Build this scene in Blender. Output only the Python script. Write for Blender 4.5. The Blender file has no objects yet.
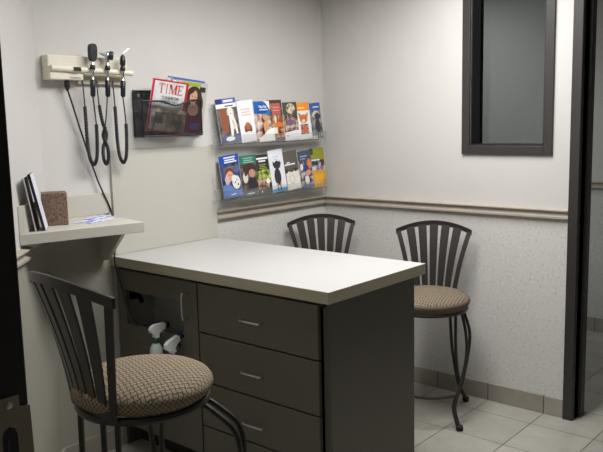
import bpy, bmesh, math, random
from mathutils import Vector, Matrix
random.seed(7)
scn = bpy.context.scene
COL = scn.collection
PI = math.pi

# ------------------------------------------------------------------ materials
def lin(c):
    out = []
    for v in c:
        v /= 255.0
        out.append(v/12.92 if v <= .04045 else ((v+.055)/1.055)**2.4)
    return (*out, 1.0)

def new_mat(name):
    m = bpy.data.materials.new(name); m.use_nodes = True
    nt = m.node_tree
    return m, nt, nt.nodes['Principled BSDF']

def mat(name, rgb, rough=.5, metal=0, var=.06, scale=30, bump=0, spec=.5, coords='Object'):
    m, nt, b = new_mat(name)
    N, L = nt.nodes, nt.links
    b.inputs['Roughness'].default_value = rough
    b.inputs['Metallic'].default_value = metal
    b.inputs['Specular IOR Level'].default_value = spec
    tc = N.new('ShaderNodeTexCoord')
    nz = N.new('ShaderNodeTexNoise'); nz.inputs['Scale'].default_value = scale; nz.inputs['Detail'].default_value = 3
    L.new(tc.outputs[coords], nz.inputs['Vector'])
    r = N.new('ShaderNodeValToRGB')
    c = lin(rgb)
    r.color_ramp.elements[0].position = .3; r.color_ramp.elements[1].position = .7
    r.color_ramp.elements[0].color = (*[x*(1-var) for x in c[:3]], 1)
    r.color_ramp.elements[1].color = (*[min(1, x*(1+var)) for x in c[:3]], 1)
    L.new(nz.outputs['Fac'], r.inputs['Fac']); L.new(r.outputs['Color'], b.inputs['Base Color'])
    if bump:
        bp = N.new('ShaderNodeBump'); bp.inputs['Strength'].default_value = bump; bp.inputs['Distance'].default_value = .002
        L.new(nz.outputs['Fac'], bp.inputs['Height']); L.new(bp.outputs['Normal'], b.inputs['Normal'])
    return m

_cache = {}
def ink(rgb):
    k = tuple(rgb)
    if k not in _cache:
        _cache[k] = mat('ink_%02x%02x%02x' % k, rgb, .35, var=.05, scale=60)
    return _cache[k]

def photo(c1, c2, c3, scale=28):
    k = (tuple(c1), tuple(c2), tuple(c3), scale)
    if k not in _cache:
        m, nt, b = new_mat('printed_photo'); N, L = nt.nodes, nt.links
        b.inputs['Roughness'].default_value = .35
        tc = N.new('ShaderNodeTexCoord'); nz = N.new('ShaderNodeTexNoise')
        nz.inputs['Scale'].default_value = scale; nz.inputs['Detail'].default_value = 2
        L.new(tc.outputs['Object'], nz.inputs['Vector'])
        r = N.new('ShaderNodeValToRGB'); e = r.color_ramp.elements
        e[0].position = .38; e[0].color = lin(c1); e[1].position = .62; e[1].color = lin(c3)
        n = e.new(.5); n.color = lin(c2)
        L.new(nz.outputs['Fac'], r.inputs['Fac']); L.new(r.outputs['Color'], b.inputs['Base Color'])
        _cache[k] = m
    return _cache[k]

def mth(nt, op, a, b=None, c=None):
    n = nt.nodes.new('ShaderNodeMath'); n.operation = op
    for i, v in enumerate((a, b, c)):
        if v is None: continue
        if isinstance(v, (int, float)): n.inputs[i].default_value = v
        else: nt.links.new(v, n.inputs[i])
    return n.outputs[0]

def wall_mat():
    """painted plaster above the chair rail, speckled vinyl wallcovering below"""
    m, nt, b = new_mat('painted_wall'); N, L = nt.nodes, nt.links
    b.inputs['Roughness'].default_value = .6
    g = N.new('ShaderNodeNewGeometry'); sp = N.new('ShaderNodeSeparateXYZ'); L.new(g.outputs['Position'], sp.inputs[0])
    up = N.new('ShaderNodeTexNoise'); up.inputs['Scale'].default_value = 4; L.new(g.outputs['Position'], up.inputs['Vector'])
    r1 = N.new('ShaderNodeValToRGB'); r1.color_ramp.elements[0].color = lin((197, 194, 190)); r1.color_ramp.elements[1].color = lin((204, 201, 197))
    L.new(up.outputs['Fac'], r1.inputs['Fac'])
    lo = N.new('ShaderNodeTexNoise'); lo.inputs['Scale'].default_value = 75; lo.inputs['Detail'].default_value = 4; L.new(g.outputs['Position'], lo.inputs['Vector'])
    r2 = N.new('ShaderNodeValToRGB'); e = r2.color_ramp.elements
    e[0].position = .30; e[0].color = lin((178, 177, 172)); e[1].position = .72; e[1].color = lin((216, 214, 209))
    n = e.new(.42); n.color = lin((201, 200, 195)); n = e.new(.6); n.color = lin((205, 203, 199))
    L.new(lo.outputs['Fac'], r2.inputs['Fac'])
    pl = N.new('ShaderNodeMix'); pl.data_type = 'RGBA'      # left of the cabinets the lower wall is plain, its dimness painted darker
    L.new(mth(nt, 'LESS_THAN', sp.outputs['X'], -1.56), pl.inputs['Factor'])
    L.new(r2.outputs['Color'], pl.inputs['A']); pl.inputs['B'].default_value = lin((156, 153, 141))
    mx = N.new('ShaderNodeMix'); mx.data_type = 'RGBA'
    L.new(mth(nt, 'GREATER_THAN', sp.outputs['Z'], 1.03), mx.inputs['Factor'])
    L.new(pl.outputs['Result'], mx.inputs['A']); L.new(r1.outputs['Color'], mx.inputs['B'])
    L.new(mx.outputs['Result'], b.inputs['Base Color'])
    bp = N.new('ShaderNodeBump'); bp.inputs['Strength'].default_value = .15; bp.inputs['Distance'].default_value = .002
    L.new(lo.outputs['Fac'], bp.inputs['Height']); L.new(bp.outputs['Normal'], b.inputs['Normal'])
    return m

TILE = .3074
def tile_mat(name, ca, cb, grout, ox, oy, half=.0022, only_y=False):
    m, nt, b = new_mat(name); N, L = nt.nodes, nt.links
    b.inputs['Roughness'].default_value = .42
    g = N.new('ShaderNodeNewGeometry'); sp = N.new('ShaderNodeSeparateXYZ'); L.new(g.outputs['Position'], sp.inputs[0])
    def edge(v, o):
        f = mth(nt, 'FRACT', mth(nt, 'DIVIDE', mth(nt, 'SUBTRACT', v, o), TILE))
        d = mth(nt, 'ABSOLUTE', mth(nt, 'SUBTRACT', f, .5))
        return mth(nt, 'GREATER_THAN', d, .5-half/TILE)
    if only_y == 'y': gr = edge(sp.outputs['Y'], oy)
    elif only_y == 'x': gr = edge(sp.outputs['X'], ox)
    else: gr = mth(nt, 'MAXIMUM', edge(sp.outputs['X'], ox), edge(sp.outputs['Y'], oy))
    nz = N.new('ShaderNodeTexNoise'); nz.inputs['Scale'].default_value = 7; nz.inputs['Detail'].default_value = 6; nz.inputs['Roughness'].default_value = .65
    L.new(g.outputs['Position'], nz.inputs['Vector'])
    # per-tile tone
    cx = mth(nt, 'FLOOR', mth(nt, 'DIVIDE', mth(nt, 'SUBTRACT', sp.outputs['X'], ox), TILE))
    cy = mth(nt, 'FLOOR', mth(nt, 'DIVIDE', mth(nt, 'SUBTRACT', sp.outputs['Y'], oy), TILE))
    cb3 = N.new('ShaderNodeCombineXYZ'); L.new(cx, cb3.inputs[0]); L.new(cy, cb3.inputs[1])
    wn = N.new('ShaderNodeTexWhiteNoise'); L.new(cb3.outputs[0], wn.inputs['Vector'])
    fac = mth(nt, 'ADD', mth(nt, 'MULTIPLY', nz.outputs['Fac'], .75), mth(nt, 'MULTIPLY', wn.outputs['Value'], .25))
    r = N.new('ShaderNodeValToRGB'); r.color_ramp.elements[0].position = .3; r.color_ramp.elements[1].position = .7
    r.color_ramp.elements[0].color = lin(ca); r.color_ramp.elements[1].color = lin(cb); L.new(fac, r.inputs['Fac'])
    mx = N.new('ShaderNodeMix'); mx.data_type = 'RGBA'; L.new(gr, mx.inputs['Factor'])
    L.new(r.outputs['Color'], mx.inputs['A']); mx.inputs['B'].default_value = lin(grout)
    L.new(mx.outputs['Result'], b.inputs['Base Color'])
    bp = N.new('ShaderNodeBump'); bp.invert = True; bp.inputs['Strength'].default_value = .6; bp.inputs['Distance'].default_value = .002
    L.new(gr, bp.inputs['Height']); L.new(bp.outputs['Normal'], b.inputs['Normal'])
    return m

def weave_mat(name, light, dark, s=.0125, rot=8):
    """basket-weave upholstery: over/under strips with dark gaps"""
    m, nt, b = new_mat(name); N, L = nt.nodes, nt.links
    b.inputs['Roughness'].default_value = .85; b.inputs['Specular IOR Level'].default_value = .2
    tc = N.new('ShaderNodeTexCoord'); mp = N.new('ShaderNodeMapping'); L.new(tc.outputs['Object'], mp.inputs['Vector'])
    mp.inputs['Rotation'].default_value = (0, 0, math.radians(rot))
    sp = N.new('ShaderNodeSeparateXYZ'); L.new(mp.outputs['Vector'], sp.inputs[0])
    so = N.new('ShaderNodeSeparateXYZ'); L.new(tc.outputs['Object'], so.inputs[0]); sn = N.new('ShaderNodeSeparateXYZ'); L.new(tc.outputs['Normal'], sn.inputs[0])
    rim = mth(nt, 'LESS_THAN', sn.outputs['Z'], .55)
    ang = mth(nt, 'MULTIPLY', mth(nt, 'ARCTAN2', so.outputs['Y'], so.outputs['X']), .18)
    def pick(a, b):
        q = N.new('ShaderNodeMix'); q.data_type = 'FLOAT'; L.new(rim, q.inputs['Factor']); L.new(a, q.inputs['A']); L.new(b, q.inputs['B']); return q.outputs['Result']
    pu = pick(sp.outputs['X'], mth(nt, 'ADD', ang, so.outputs['Z'])); pv = pick(sp.outputs['Y'], mth(nt, 'SUBTRACT', ang, so.outputs['Z']))
    u = mth(nt, 'DIVIDE', pu, s); v = mth(nt, 'DIVIDE', pv, s)
    par = mth(nt, 'FRACT', mth(nt, 'MULTIPLY', mth(nt, 'ADD', mth(nt, 'FLOOR', u), mth(nt, 'FLOOR', v)), .5))
    odd = mth(nt, 'GREATER_THAN', par, .25)
    fu = mth(nt, 'ABSOLUTE', mth(nt, 'SUBTRACT', mth(nt, 'FRACT', u), .5)); fv = mth(nt, 'ABSOLUTE', mth(nt, 'SUBTRACT', mth(nt, 'FRACT', v), .5))
    eu = mth(nt, 'GREATER_THAN', fu, .33); ev = mth(nt, 'GREATER_THAN', fv, .33)
    mxv = N.new('ShaderNodeMix'); mxv.data_type = 'FLOAT'; L.new(odd, mxv.inputs['Factor']); L.new(eu, mxv.inputs['A']); L.new(ev, mxv.inputs['B'])
    nz = N.new('ShaderNodeTexNoise'); nz.inputs['Scale'].default_value = 60; L.new(tc.outputs['Object'], nz.inputs['Vector'])
    r = N.new('ShaderNodeValToRGB'); r.color_ramp.elements[0].color = lin([x*.86 for x in light]); r.color_ramp.elements[1].color = lin([min(255, x*1.08) for x in light])
    L.new(nz.outputs['Fac'], r.inputs['Fac'])
    mx = N.new('ShaderNodeMix'); mx.data_type = 'RGBA'; L.new(mxv.outputs['Result'], mx.inputs['Factor'])
    L.new(r.outputs['Color'], mx.inputs['A']); mx.inputs['B'].default_value = lin(dark)
    L.new(mx.outputs['Result'], b.inputs['Base Color'])
    bp = N.new('ShaderNodeBump'); bp.invert = True; bp.inputs['Strength'].default_value = .8; bp.inputs['Distance'].default_value = .003
    L.new(mxv.outputs['Result'], bp.inputs['Height']); L.new(bp.outputs['Normal'], b.inputs['Normal'])
    return m

def mesh_metal():
    """perforated black steel: a fine grid of holes"""
    m, nt, b = new_mat('perforated_black_mesh'); N, L = nt.nodes, nt.links
    b.inputs['Base Color'].default_value = lin((30, 30, 33)); b.inputs['Roughness'].default_value = .5
    tc = N.new('ShaderNodeTexCoord'); sp = N.new('ShaderNodeSeparateXYZ'); L.new(tc.outputs['Object'], sp.inputs[0])
    def hole(v): return mth(nt, 'LESS_THAN', mth(nt, 'FRACT', mth(nt, 'MULTIPLY', v, 520)), .70)
    h = mth(nt, 'MULTIPLY', hole(mth(nt, 'ADD', sp.outputs['X'], sp.outputs['Y'])), hole(sp.outputs['Z']))
    tr = N.new('ShaderNodeBsdfTransparent'); mx = N.new('ShaderNodeMixShader')
    L.new(h, mx.inputs[0]); L.new(b.outputs[0], mx.inputs[1]); L.new(tr.outputs[0], mx.inputs[2])
    L.new(mx.outputs[0], N['Material Output'].inputs['Surface'])
    return m

def clear_mat(name, tint, gloss=.06, rough=.05):
    m, nt, b = new_mat(name); N, L = nt.nodes, nt.links
    tr = N.new('ShaderNodeBsdfTransparent'); tr.inputs[0].default_value = (*tint, 1)
    gl = N.new('ShaderNodeBsdfGlossy'); gl.inputs['Roughness'].default_value = rough
    lw = N.new('ShaderNodeLayerWeight'); lw.inputs[0].default_value = .3
    f = mth(nt, 'ADD', mth(nt, 'MULTIPLY', lw.outputs['Fresnel'], .25), gloss)
    mx = N.new('ShaderNodeMixShader'); L.new(f, mx.inputs[0]); L.new(tr.outputs[0], mx.inputs[1]); L.new(gl.outputs[0], mx.inputs[2])
    L.new(mx.outputs[0], N['Material Output'].inputs['Surface'])
    return m

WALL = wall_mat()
CEIL = mat('ceiling_paint', (225, 224, 220), .8, scale=40)
DIMWALL = mat('low_bounce_wall', (128, 124, 116), .7, var=.03, scale=5)  # unseen walls darkened to cut the light they bounce back
FLOOR = tile_mat('floor_tiles', (152, 150, 141), (178, 175, 165), (92, 89, 83), -.169, -1.1105)
BASE_R = tile_mat('baseboard_tiles', (144, 138, 128), (166, 160, 150), (78, 74, 68), 0, -1.1105, .0025, 'y')
BASE_B = tile_mat('baseboard_tiles_back', (144, 138, 128), (166, 160, 150), (78, 74, 68), -1.69, 0, .0025, 'x')
RAIL = mat('chair_rail_paint', (170, 161, 149), .45, var=.04, scale=20)
DARKFRAME = mat('dark_bronze_paint', (49, 46, 45), .45, var=.05)
BLACKFRAME = mat('black_door_paint', (22, 21, 24), .5, var=.05)
STEEL = mat('dull_strike_steel', (152, 143, 124), .45, .15, var=.05)
LAM_TOP = mat('white_laminate', (177, 176, 174), .4, var=.015, scale=200)
LAM_EDGE = mat('beige_edge_band', (172, 165, 144), .45, var=.02, scale=150)
LAM_PANEL = mat('cream_laminate', (187, 184, 175), .5, var=.015, scale=200)
SHELF_M = mat('shelf_laminate', (188, 184, 174), .45, var=.015, scale=200)
TAUPE = mat('taupe_cabinet_laminate', (92, 89, 78), .45, var=.035, scale=90)
TAUPE_D = mat('taupe_cabinet_carcass', (84, 81, 71), .5, var=.035, scale=90)
INNER = mat('grey_cabinet_lining', (190, 192, 190), .6)
SHADOW = mat('shaded_toe_kick', (40, 37, 33), .7)  # recess shadow under the cabinets, put into the toe-kick colour
NICKEL = mat('brushed_nickel', (200, 198, 194), .3, 1, var=.04)
BRONZE = mat('dark_bronze_metal', (46, 42, 39), .42, .15, var=.06)
RUBBER = mat('black_rubber_foot', (25, 24, 23), .7)
WEAVE = weave_mat('basket_weave_tan', (150, 136, 115), (78, 68, 57),   .0135, 12)
WEAVE2 = weave_mat('basket_weave_brown', (138, 125, 106), (68, 60, 52),   .0135, 10)
IVORY = mat('ivory_plastic', (222, 216, 200), .4, var=.015)
IVORY2 = mat('ivory_plastic_recess', (196, 188, 166), .5, var=.015)
BLACKPL = mat('black_plastic', (26, 26, 32), .4, var=.05)
CORD = mat('black_cord', (30, 30, 36), .5, var=.05)
CHROME = mat('satin_chrome', (205, 205, 205), .22, 1, var=.03)
LENS = mat('dark_lens', (60, 62, 72), .15)
MESHM = mesh_metal()
WIRE = mat('black_wire_rim', (20, 20, 22), .45)
ACRYL = clear_mat('clear_acrylic', (.985, .988, .988), .012, .15)
ACRYL_EDGE = clear_mat('acrylic_edge', (.93, .94, .945), .06, .3)
GLASS = clear_mat('window_glass', (.80, .83, .84), .03)
PAPER = mat('white_paper', (235, 235, 236), .6, var=.02)
PAPER_G = mat('grey_paper', (176, 178, 182), .6, var=.03)
WHITEPL = mat('white_plastic', (226, 228, 228), .35, var=.02)
MILKY = mat('milky_plastic', (196, 208, 204), .35, var=.04)
GREENPL = mat('green_plastic', (28, 88, 48), .4)
NAVYPL = mat('navy_plastic', (22, 32, 92), .4)
DNAVY = mat('dark_navy_plastic', (20, 30, 84), .35)

# ------------------------------------------------------------------ mesh helpers
class MB:
    def __init__(self): self.bm = bmesh.new()
    def face(self, pts, mi=0):
        vs = [self.bm.verts.new(p) for p in pts]
        f = self.bm.faces.new(vs); f.material_index = mi; return f
    def hexa(self, p, mi=0):
        v = [self.bm.verts.new(q) for q in p]     # 0-3 bottom ring, 4-7 top ring
        for q in ((3,2,1,0),(4,5,6,7),(0,1,5,4),(1,2,6,5),(2,3,7,6),(3,0,4,7)):
            self.bm.faces.new([v[i] for i in q]).material_index = mi
    def box(self, x0, x1, y0, y1, z0, z1, mi=0):
        x0, x1 = sorted((x0, x1)); y0, y1 = sorted((y0, y1)); z0, z1 = sorted((z0, z1))
        self.hexa([(x0,y0,z0),(x1,y0,z0),(x1,y1,z0),(x0,y1,z0),(x0,y0,z1),(x1,y0,z1),(x1,y1,z1),(x0,y1,z1)], mi)
    def prism(self, poly, z0, z1, mi=0):
        """plan polygon (counter-clockwise) extruded upward"""
        self.loft([[(x,y,z0) for x,y in poly],[(x,y,z1) for x,y in poly]], mi)
    def loft(self, rings, mi=0, closed=True, caps=True):
        R = [[self.bm.verts.new(p) for p in r] for r in rings]
        n = len(R[0])
        for a, b in zip(R, R[1:]):
            for i in range(n if closed else n-1):
                j = (i+1) % n
                self.bm.faces.new((a[i], a[j], b[j], b[i])).material_index = mi
        if caps and closed:
            self.bm.faces.new(R[0][::-1]).material_index = mi
            self.bm.faces.new(R[-1]).material_index = mi
    def tube(self, pts, r, n=10, mi=0, cyclic=False):
        pts = [Vector(p) for p in pts]
        rs = r if isinstance(r, (list, tuple)) else [r]*len(pts)
        T = []
        for i in range(len(pts)):
            if cyclic: t = pts[(i+1) % len(pts)]-pts[i-1]
            else: t = pts[min(i+1, len(pts)-1)]-pts[max(i-1, 0)]
            T.append(t.normalized())
        a = Vector((0, 0, 1)) if abs(T[0].z) < .9 else Vector((1, 0, 0))
        nrm = (a - T[0]*a.dot(T[0])).normalized()
        rings = []
        for p, t, rr in zip(pts, T, rs):
            nrm = (nrm - t*nrm.dot(t)).normalized(); bn = t.cross(nrm)
            rings.append([p + (nrm*math.cos(2*PI*k/n)+bn*math.sin(2*PI*k/n))*rr for k in range(n)])
        if cyclic: self.loft(rings+[rings[0]], mi, True, False)
        else: self.loft(rings, mi)
    def lathe(self, prof, c=(0,0,0), n=28, mi=0, axis=None):
        """profile of (r, h) turned about z (or about a given axis) through c"""
        c = Vector(c)
        M = Matrix.Identity(3) if axis is None else Vector((0,0,1)).rotation_difference(Vector(axis)).to_matrix()
        rings = [[c + M @ Vector((max(r, 1e-5)*math.cos(2*PI*k/n), max(r, 1e-5)*math.sin(2*PI*k/n), h)) for k in range(n)] for r, h in prof]
        self.loft(rings, mi)
    def xform(self, M):
        bmesh.ops.transform(self.bm, matrix=M, verts=self.bm.verts)
        return self
    def build(self, name, mats, parent=None, smooth=False, bev=0, loc=None, recalc=True):
        if recalc: bmesh.ops.recalc_face_normals(self.bm, faces=self.bm.faces)
        me = bpy.data.meshes.new(name)
        o = bpy.data.objects.new(name, me); COL.objects.link(o)
        if parent is None:
            if loc is None:
                v = [q.co for q in self.bm.verts]
                loc = Vector(((min(q.x for q in v)+max(q.x for q in v))/2, (min(q.y for q in v)+max(q.y for q in v))/2, min(q.z for q in v)))
            loc = Vector(loc); o.location = loc
            bmesh.ops.translate(self.bm, vec=-loc, verts=self.bm.verts)
        else:
            o.parent = parent
            root = parent
            while root.parent: root = root.parent
            if not root.get('_local'):
                bmesh.ops.translate(self.bm, vec=-root.location, verts=self.bm.verts)
        self.bm.to_mesh(me); self.bm.free()
        for m in (mats if isinstance(mats, (list, tuple)) else [mats]): me.materials.append(m)
        if smooth:
            for p in me.polygons: p.use_smooth = True
            try: me.set_sharp_from_angle(angle=math.radians(40))
            except Exception: pass
        if bev:
            b = o.modifiers.new('edge', 'BEVEL'); b.width = bev; b.segments = 2; b.limit_method = 'ANGLE'; b.angle_limit = math.radians(40)
        return o

def tag(o, label, cat, group=None, kind=None):
    o['label'] = label; o['category'] = cat
    if group: o['group'] = group
    if kind: o['kind'] = kind
    return o

LOCAL = set()
def thing(name, label, cat, loc=(0,0,0), rotz=0, group=None, local=False):
    o = bpy.data.objects.new(name, None); COL.objects.link(o)
    o.empty_display_size = .05; o.location = loc; o.rotation_euler = (0, 0, rotz)
    if local: o['_local'] = 1
    return tag(o, label, cat, group)

def struct(o):
    o['kind'] = 'structure'; return o

def copy_tree(o, parent=None):
    c = o.copy(); COL.objects.link(c); c.parent = parent
    for ch in [q for q in bpy.data.objects if q.parent == o]: copy_tree(ch, c)
    return c

def smooth_path(ctrl, k=8):
    """Catmull-Rom through the control points"""
    P = [Vector(p) for p in ctrl]; P = [2*P[0]-P[1]] + P + [2*P[-1]-P[-2]]
    out = []
    for i in range(1, len(P)-2):
        for j in range(k):
            t = j/k; a, b, c, d = P[i-1:i+3]
            out.append(.5*((2*b)+(c-a)*t+(2*a-5*b+4*c-d)*t*t+(3*b-a-3*c+d)*t**3))
    out.append(P[-2]); return out

def text_polys(s, size, bold=0.0):
    """flat glyph mesh of a short piece of writing: list of (u, v) polygons, left-bottom at 0,0"""
    cu = bpy.data.curves.new('writing', 'FONT'); cu.body = s; cu.size = size; cu.offset = bold; cu.resolution_u = 3
    ob = bpy.data.objects.new('writing', cu); COL.objects.link(ob)
    dg = bpy.context.evaluated_depsgraph_get(); dg.update()
    me = bpy.data.meshes.new_from_object(ob.evaluated_get(dg))
    out = [[(me.vertices[i].co.x, me.vertices[i].co.y) for i in p.vertices] for p in me.polygons]
    bpy.data.objects.remove(ob); bpy.data.curves.remove(cu); bpy.data.meshes.remove(me)
    return out

# ------------------------------------------------------------------ setting
H = 2.44
XL = -3.141            # plane of the left (hall door) wall
DIAG0 = (-1.88, 0.0)   # inner corner of back wall and the diagonal wall
DIAG1 = (XL, XL+1.88)
YF = -3.7
m = MB(); m.box(-5.4, 3.2, -5.2, 2.4, -.06, 0); struct(m.build('floor', FLOOR))
m = MB(); m.box(-5.4, 3.2, -5.2, 2.4, H, H+.06); struct(m.build('ceiling', CEIL))
m = MB(); m.box(DIAG0[0]-.05, 0.0, 0, .12, 0, H); struct(m.build('wall_back', WALL))
# right wall with a window opening and a door opening
DY0, DY1, DTOP = -1.57, -2.48, 2.13
WY0, WY1, WZ0, WZ1 = -.985, -1.384, 1.360, 2.26
m = MB()
m.box(0, .12, .12, WY0, 0, H); m.box(0, .12, WY0, WY1, 0, WZ0); m.box(0, .12, WY0, WY1, WZ1, H)
m.box(0, .12, WY1, DY0, 0, H); m.box(0, .12, DY0, DY1, DTOP, H); m.box(0, .12, DY1, YF-.12, 0, H)
struct(m.build('wall_right', WALL))
# diagonal wall on the left
def dg(s, d, z):       # s along the diagonal wall from the corner, d out into the room
    k = math.sqrt(.5); return (DIAG0[0]-s*k+d*k, -s*k-d*k, z)
SD = math.hypot(DIAG1[0]-DIAG0[0], DIAG1[1]-DIAG0[1])
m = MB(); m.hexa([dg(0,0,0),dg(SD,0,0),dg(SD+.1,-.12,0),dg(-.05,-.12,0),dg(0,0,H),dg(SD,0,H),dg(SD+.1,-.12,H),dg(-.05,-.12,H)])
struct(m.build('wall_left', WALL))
# hall-door wall the picture is taken through, and the wall closing the room
m = MB(); m.box(XL-.13, XL, DIAG1[1], -2.02, 0, H); m.box(XL-.13, XL, -2.02, -3.05, 2.15, H); m.box(XL-.13, XL, -3.05, YF, 0, H)
struct(m.build('wall_hall', WALL))
m = MB(); m.box(XL-.13, 0, YF-.12, YF, 0, H); struct(m.build('wall_front', DIMWALL))
m = MB(); m.box(-5.3, -5.18, -5.1, 1.2, 0, H); struct(m.build('wall_hallway', DIMWALL))
# corridor beyond the right wall
m = MB(); m.box(1.63, 1.75, -5, 2.3, 0, H); struct(m.build('wall_corridor', WALL))
m = MB(); m.box(.12, 1.63, 2.18, 2.3, 0, H); struct(m.build('wall_corridor_end', WALL))

# chair rail (same moulding on every wall)
RP = [(0,1.000),(.014,1.001),(.021,1.008),(.021,1.019),(.012,1.024),(.010,1.036),(.018,1.042),(.026,1.044),(.026,1.051),(.006,1.056),(0,1.056)]
def rail(name, f0, f1):
    m = MB(); m.loft([[f0(d, z) for d, z in RP], [f1(d, z) for d, z in RP]]); return struct(m.build(name, RAIL, bev=.0015))
rail('trim_1', lambda d,z:(-.912,-d,z), lambda d,z:(-d,-d,z))
rail('trim_2', lambda d,z:(-d,-d,z), lambda d,z:(-d,-1.519,z))
rail('trim_3', lambda d,z:dg(.325,d,z), lambda d,z:dg(SD,d,z))
rail('trim_4', lambda d,z:(1.63-d,2.1,z), lambda d,z:(1.63-d,-4.9,z))
BZ = .0955
m = MB(); m.box(-.013, 0, 0, -1.519, 0, BZ); struct(m.build('baseboard_right', BASE_R, bev=.002))
m = MB(); m.box(-1.88, -1.56, -.012, 0, 0, BZ); m.box(-.95, -.013, -.012, 0, 0, BZ); struct(m.build('baseboard_back', BASE_B, bev=.002))
m = MB(); m.hexa([dg(0,0,0),dg(SD,0,0),dg(SD,.012,0),dg(0,.012,0),dg(0,0,BZ),dg(SD,0,BZ),dg(SD,.012,BZ),dg(0,.012,BZ)]); struct(m.build('baseboard_left', BASE_R, bev=.002))
m = MB(); m.box(1.617, 1.63, 2.1, -4.9, 0, BZ); struct(m.build('baseboard_corridor', BASE_R, bev=.002))

# window_1: dark frame around a recessed pane
m = MB()
t = .044
for a, b, c, d in ((WY0+t, WY0, WZ0-t, WZ1+t), (WY1, WY1-t, WZ0-t, WZ1+t), (WY0, WY1, WZ0-t, WZ0), (WY0, WY1, WZ1, WZ1+t)):
    m.box(-.014, .0, a, b, c, d)
win = struct(m.build('window_1', DARKFRAME, bev=.002))
m = MB()
e = .008
for a, b, c, d in ((WY0, WY0-e, WZ0, WZ1), (WY1+e, WY1, WZ0, WZ1), (WY0, WY1, WZ0, WZ0+e), (WY0, WY1, WZ1-e, WZ1)):
    m.box(0, .12, a, b, c, d)
for a, b, c, d in ((WY0, WY0-.008, WZ0, WZ1), (WY1+.008, WY1, WZ0, WZ1), (WY0, WY1, WZ0, WZ0+.008)):
    m.box(.088, .112, a, b, c, d)
m.build('window_frame', BLACKFRAME, win)
m = MB(); m.box(.098, .102, WY0-.01, WY1+.01, WZ0+.01, WZ1-.005); m.build('window_pane', GLASS, win)

# door_1: pressed-metal frame of the doorway to the corridor
m = MB()
def jamb(y, s):        # s=+1: frame hugging the left side of the opening
    prof = [(-.022, y+s*.052), (-.022, y+s*.004), (-.004, y), (.052, y), (.052, y-s*.014), (.088, y-s*.014), (.088, y), (.142, y), (.142, y+s*.052), (.12, y+s*.052), (.12, y+s*.018), (0, y+s*.018), (0, y+s*.052)]
    m.prism(prof if s > 0 else prof[::-1], 0, DTOP+.03)
jamb(DY0, 1); jamb(DY1, -1)
m.box(-.022, .142, DY0+.052, DY1-.052, DTOP-.018, DTOP+.05)
struct(m.build('door_1', DARKFRAME, bev=.003))

# door_2: the jamb of the doorway the picture is taken from
JY = -2.085
m = MB(); m.box(XL-.20, XL, JY, JY+.07, 0, 2.15); m.box(XL-.20, XL, -3.05, -2.98, 0, 2.15); m.box(XL-.2, XL, JY+.07, -3.05, 2.10, 2.17)
d2 = struct(m.build('door_2', BLACKFRAME, bev=.002))
m = MB(); px0, pt = XL-.045, JY-.0018
outline = [(px0,1.208),(-3.153,1.208),(-3.153,1.194),(-3.1405,1.192),(-3.1385,1.10),(-3.153,1.098),(-3.153,1.084),(px0,1.084)]
hole = [(-3.176,1.163),(-3.173,1.171),(-3.167,1.174),(-3.161,1.171),(-3.158,1.163),(-3.158,1.126),(-3.176,1.126)]
m.loft([[(x, JY-.0005, z) for x, z in outline], [(x, pt, z) for x, z in outline]])
sp = m.build('strike_plate', STEEL, d2)
m = MB(); m.loft([[(x, pt-.0003, z) for x, z in hole], [(x, pt-.0006, z) for x, z in hole]])
m.box(-3.171, -3.168, pt-.0007, pt-.0012, 1.13, 1.16, 1); m.build('latch_hole', [BLACKFRAME, ink((60, 66, 84))], sp)
m = MB(); m.lathe([(.0042,0),(.0042,.001),(.002,.0018),(0,.0018)], (-3.166, pt, 1.199), 14, axis=(0,-1,0)); m.build('screw', NICKEL, sp, True)

# ------------------------------------------------------------------ counter and cabinets
CX0, CX1, CYF, CH = -1.579, -.933, -1.279, .914
m = MB()
m.box(CX0, CX1, CYF, -.001, CH-.0445, CH, 1)
ct = m.build('countertop', [LAM_TOP, LAM_EDGE], bev=.0015)
for p in ct.data.polygons:
    if p.normal.z > .5: p.material_index = 0
tag(ct, 'white laminate countertop with beige edge on the taupe peninsula cabinets', 'countertop')
m = MB(); m.box(-1.552, -.912, -.014, -.001, CH+.001, 1.392)
tag(m.build('backsplash_panel', LAM_PANEL, bev=.001), 'tall cream laminate panel on the wall above the inner end of the countertop', 'panel')

FX, BX, ZT = -1.542, -.982, CH-.0455      # carcass planes
YM = -.571
# drawer cabinet
dc = thing('drawer_cabinet', 'dark taupe base cabinet with four stacked drawers at the counter outer end', 'cabinet', (-1.25, -.91, 0))
m = MB()
m.box(FX, BX, -1.255, -1.237, 0, ZT); m.box(FX, BX, YM, YM-.016, .1, ZT); m.box(BX-.016, BX, YM-.016, -1.237, 0, ZT)
m.box(FX, BX-.016, YM-.016, -1.237, .1, .118); m.box(FX, FX+.02, YM-.016, -1.237, .845, ZT); m.box(FX, FX+.02, -1.222, -1.237, .1, ZT)
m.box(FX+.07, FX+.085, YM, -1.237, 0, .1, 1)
m.build('carcass', [TAUPE_D, SHADOW], dc, bev=.0015)
edges = [.858, .6485, .4375, .2435, .112]
def bar_pull(parent, p, d, L, so=.024):
    """small bent-wire pull, p = centre on the front face, d = direction of its length"""
    p = Vector(p); d = Vector(d); o = Vector((-1, 0, 0))
    pts = [p-d*L/2, p-d*L/2+o*.016, p-d*(L/2-.006)+o*so, p+d*(L/2-.006)+o*so, p+d*L/2+o*.016, p+d*L/2]
    m = MB(); m.tube(smooth_path(pts, 4), .0042, 8); return m.build('handle', NICKEL, parent, True)
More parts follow.
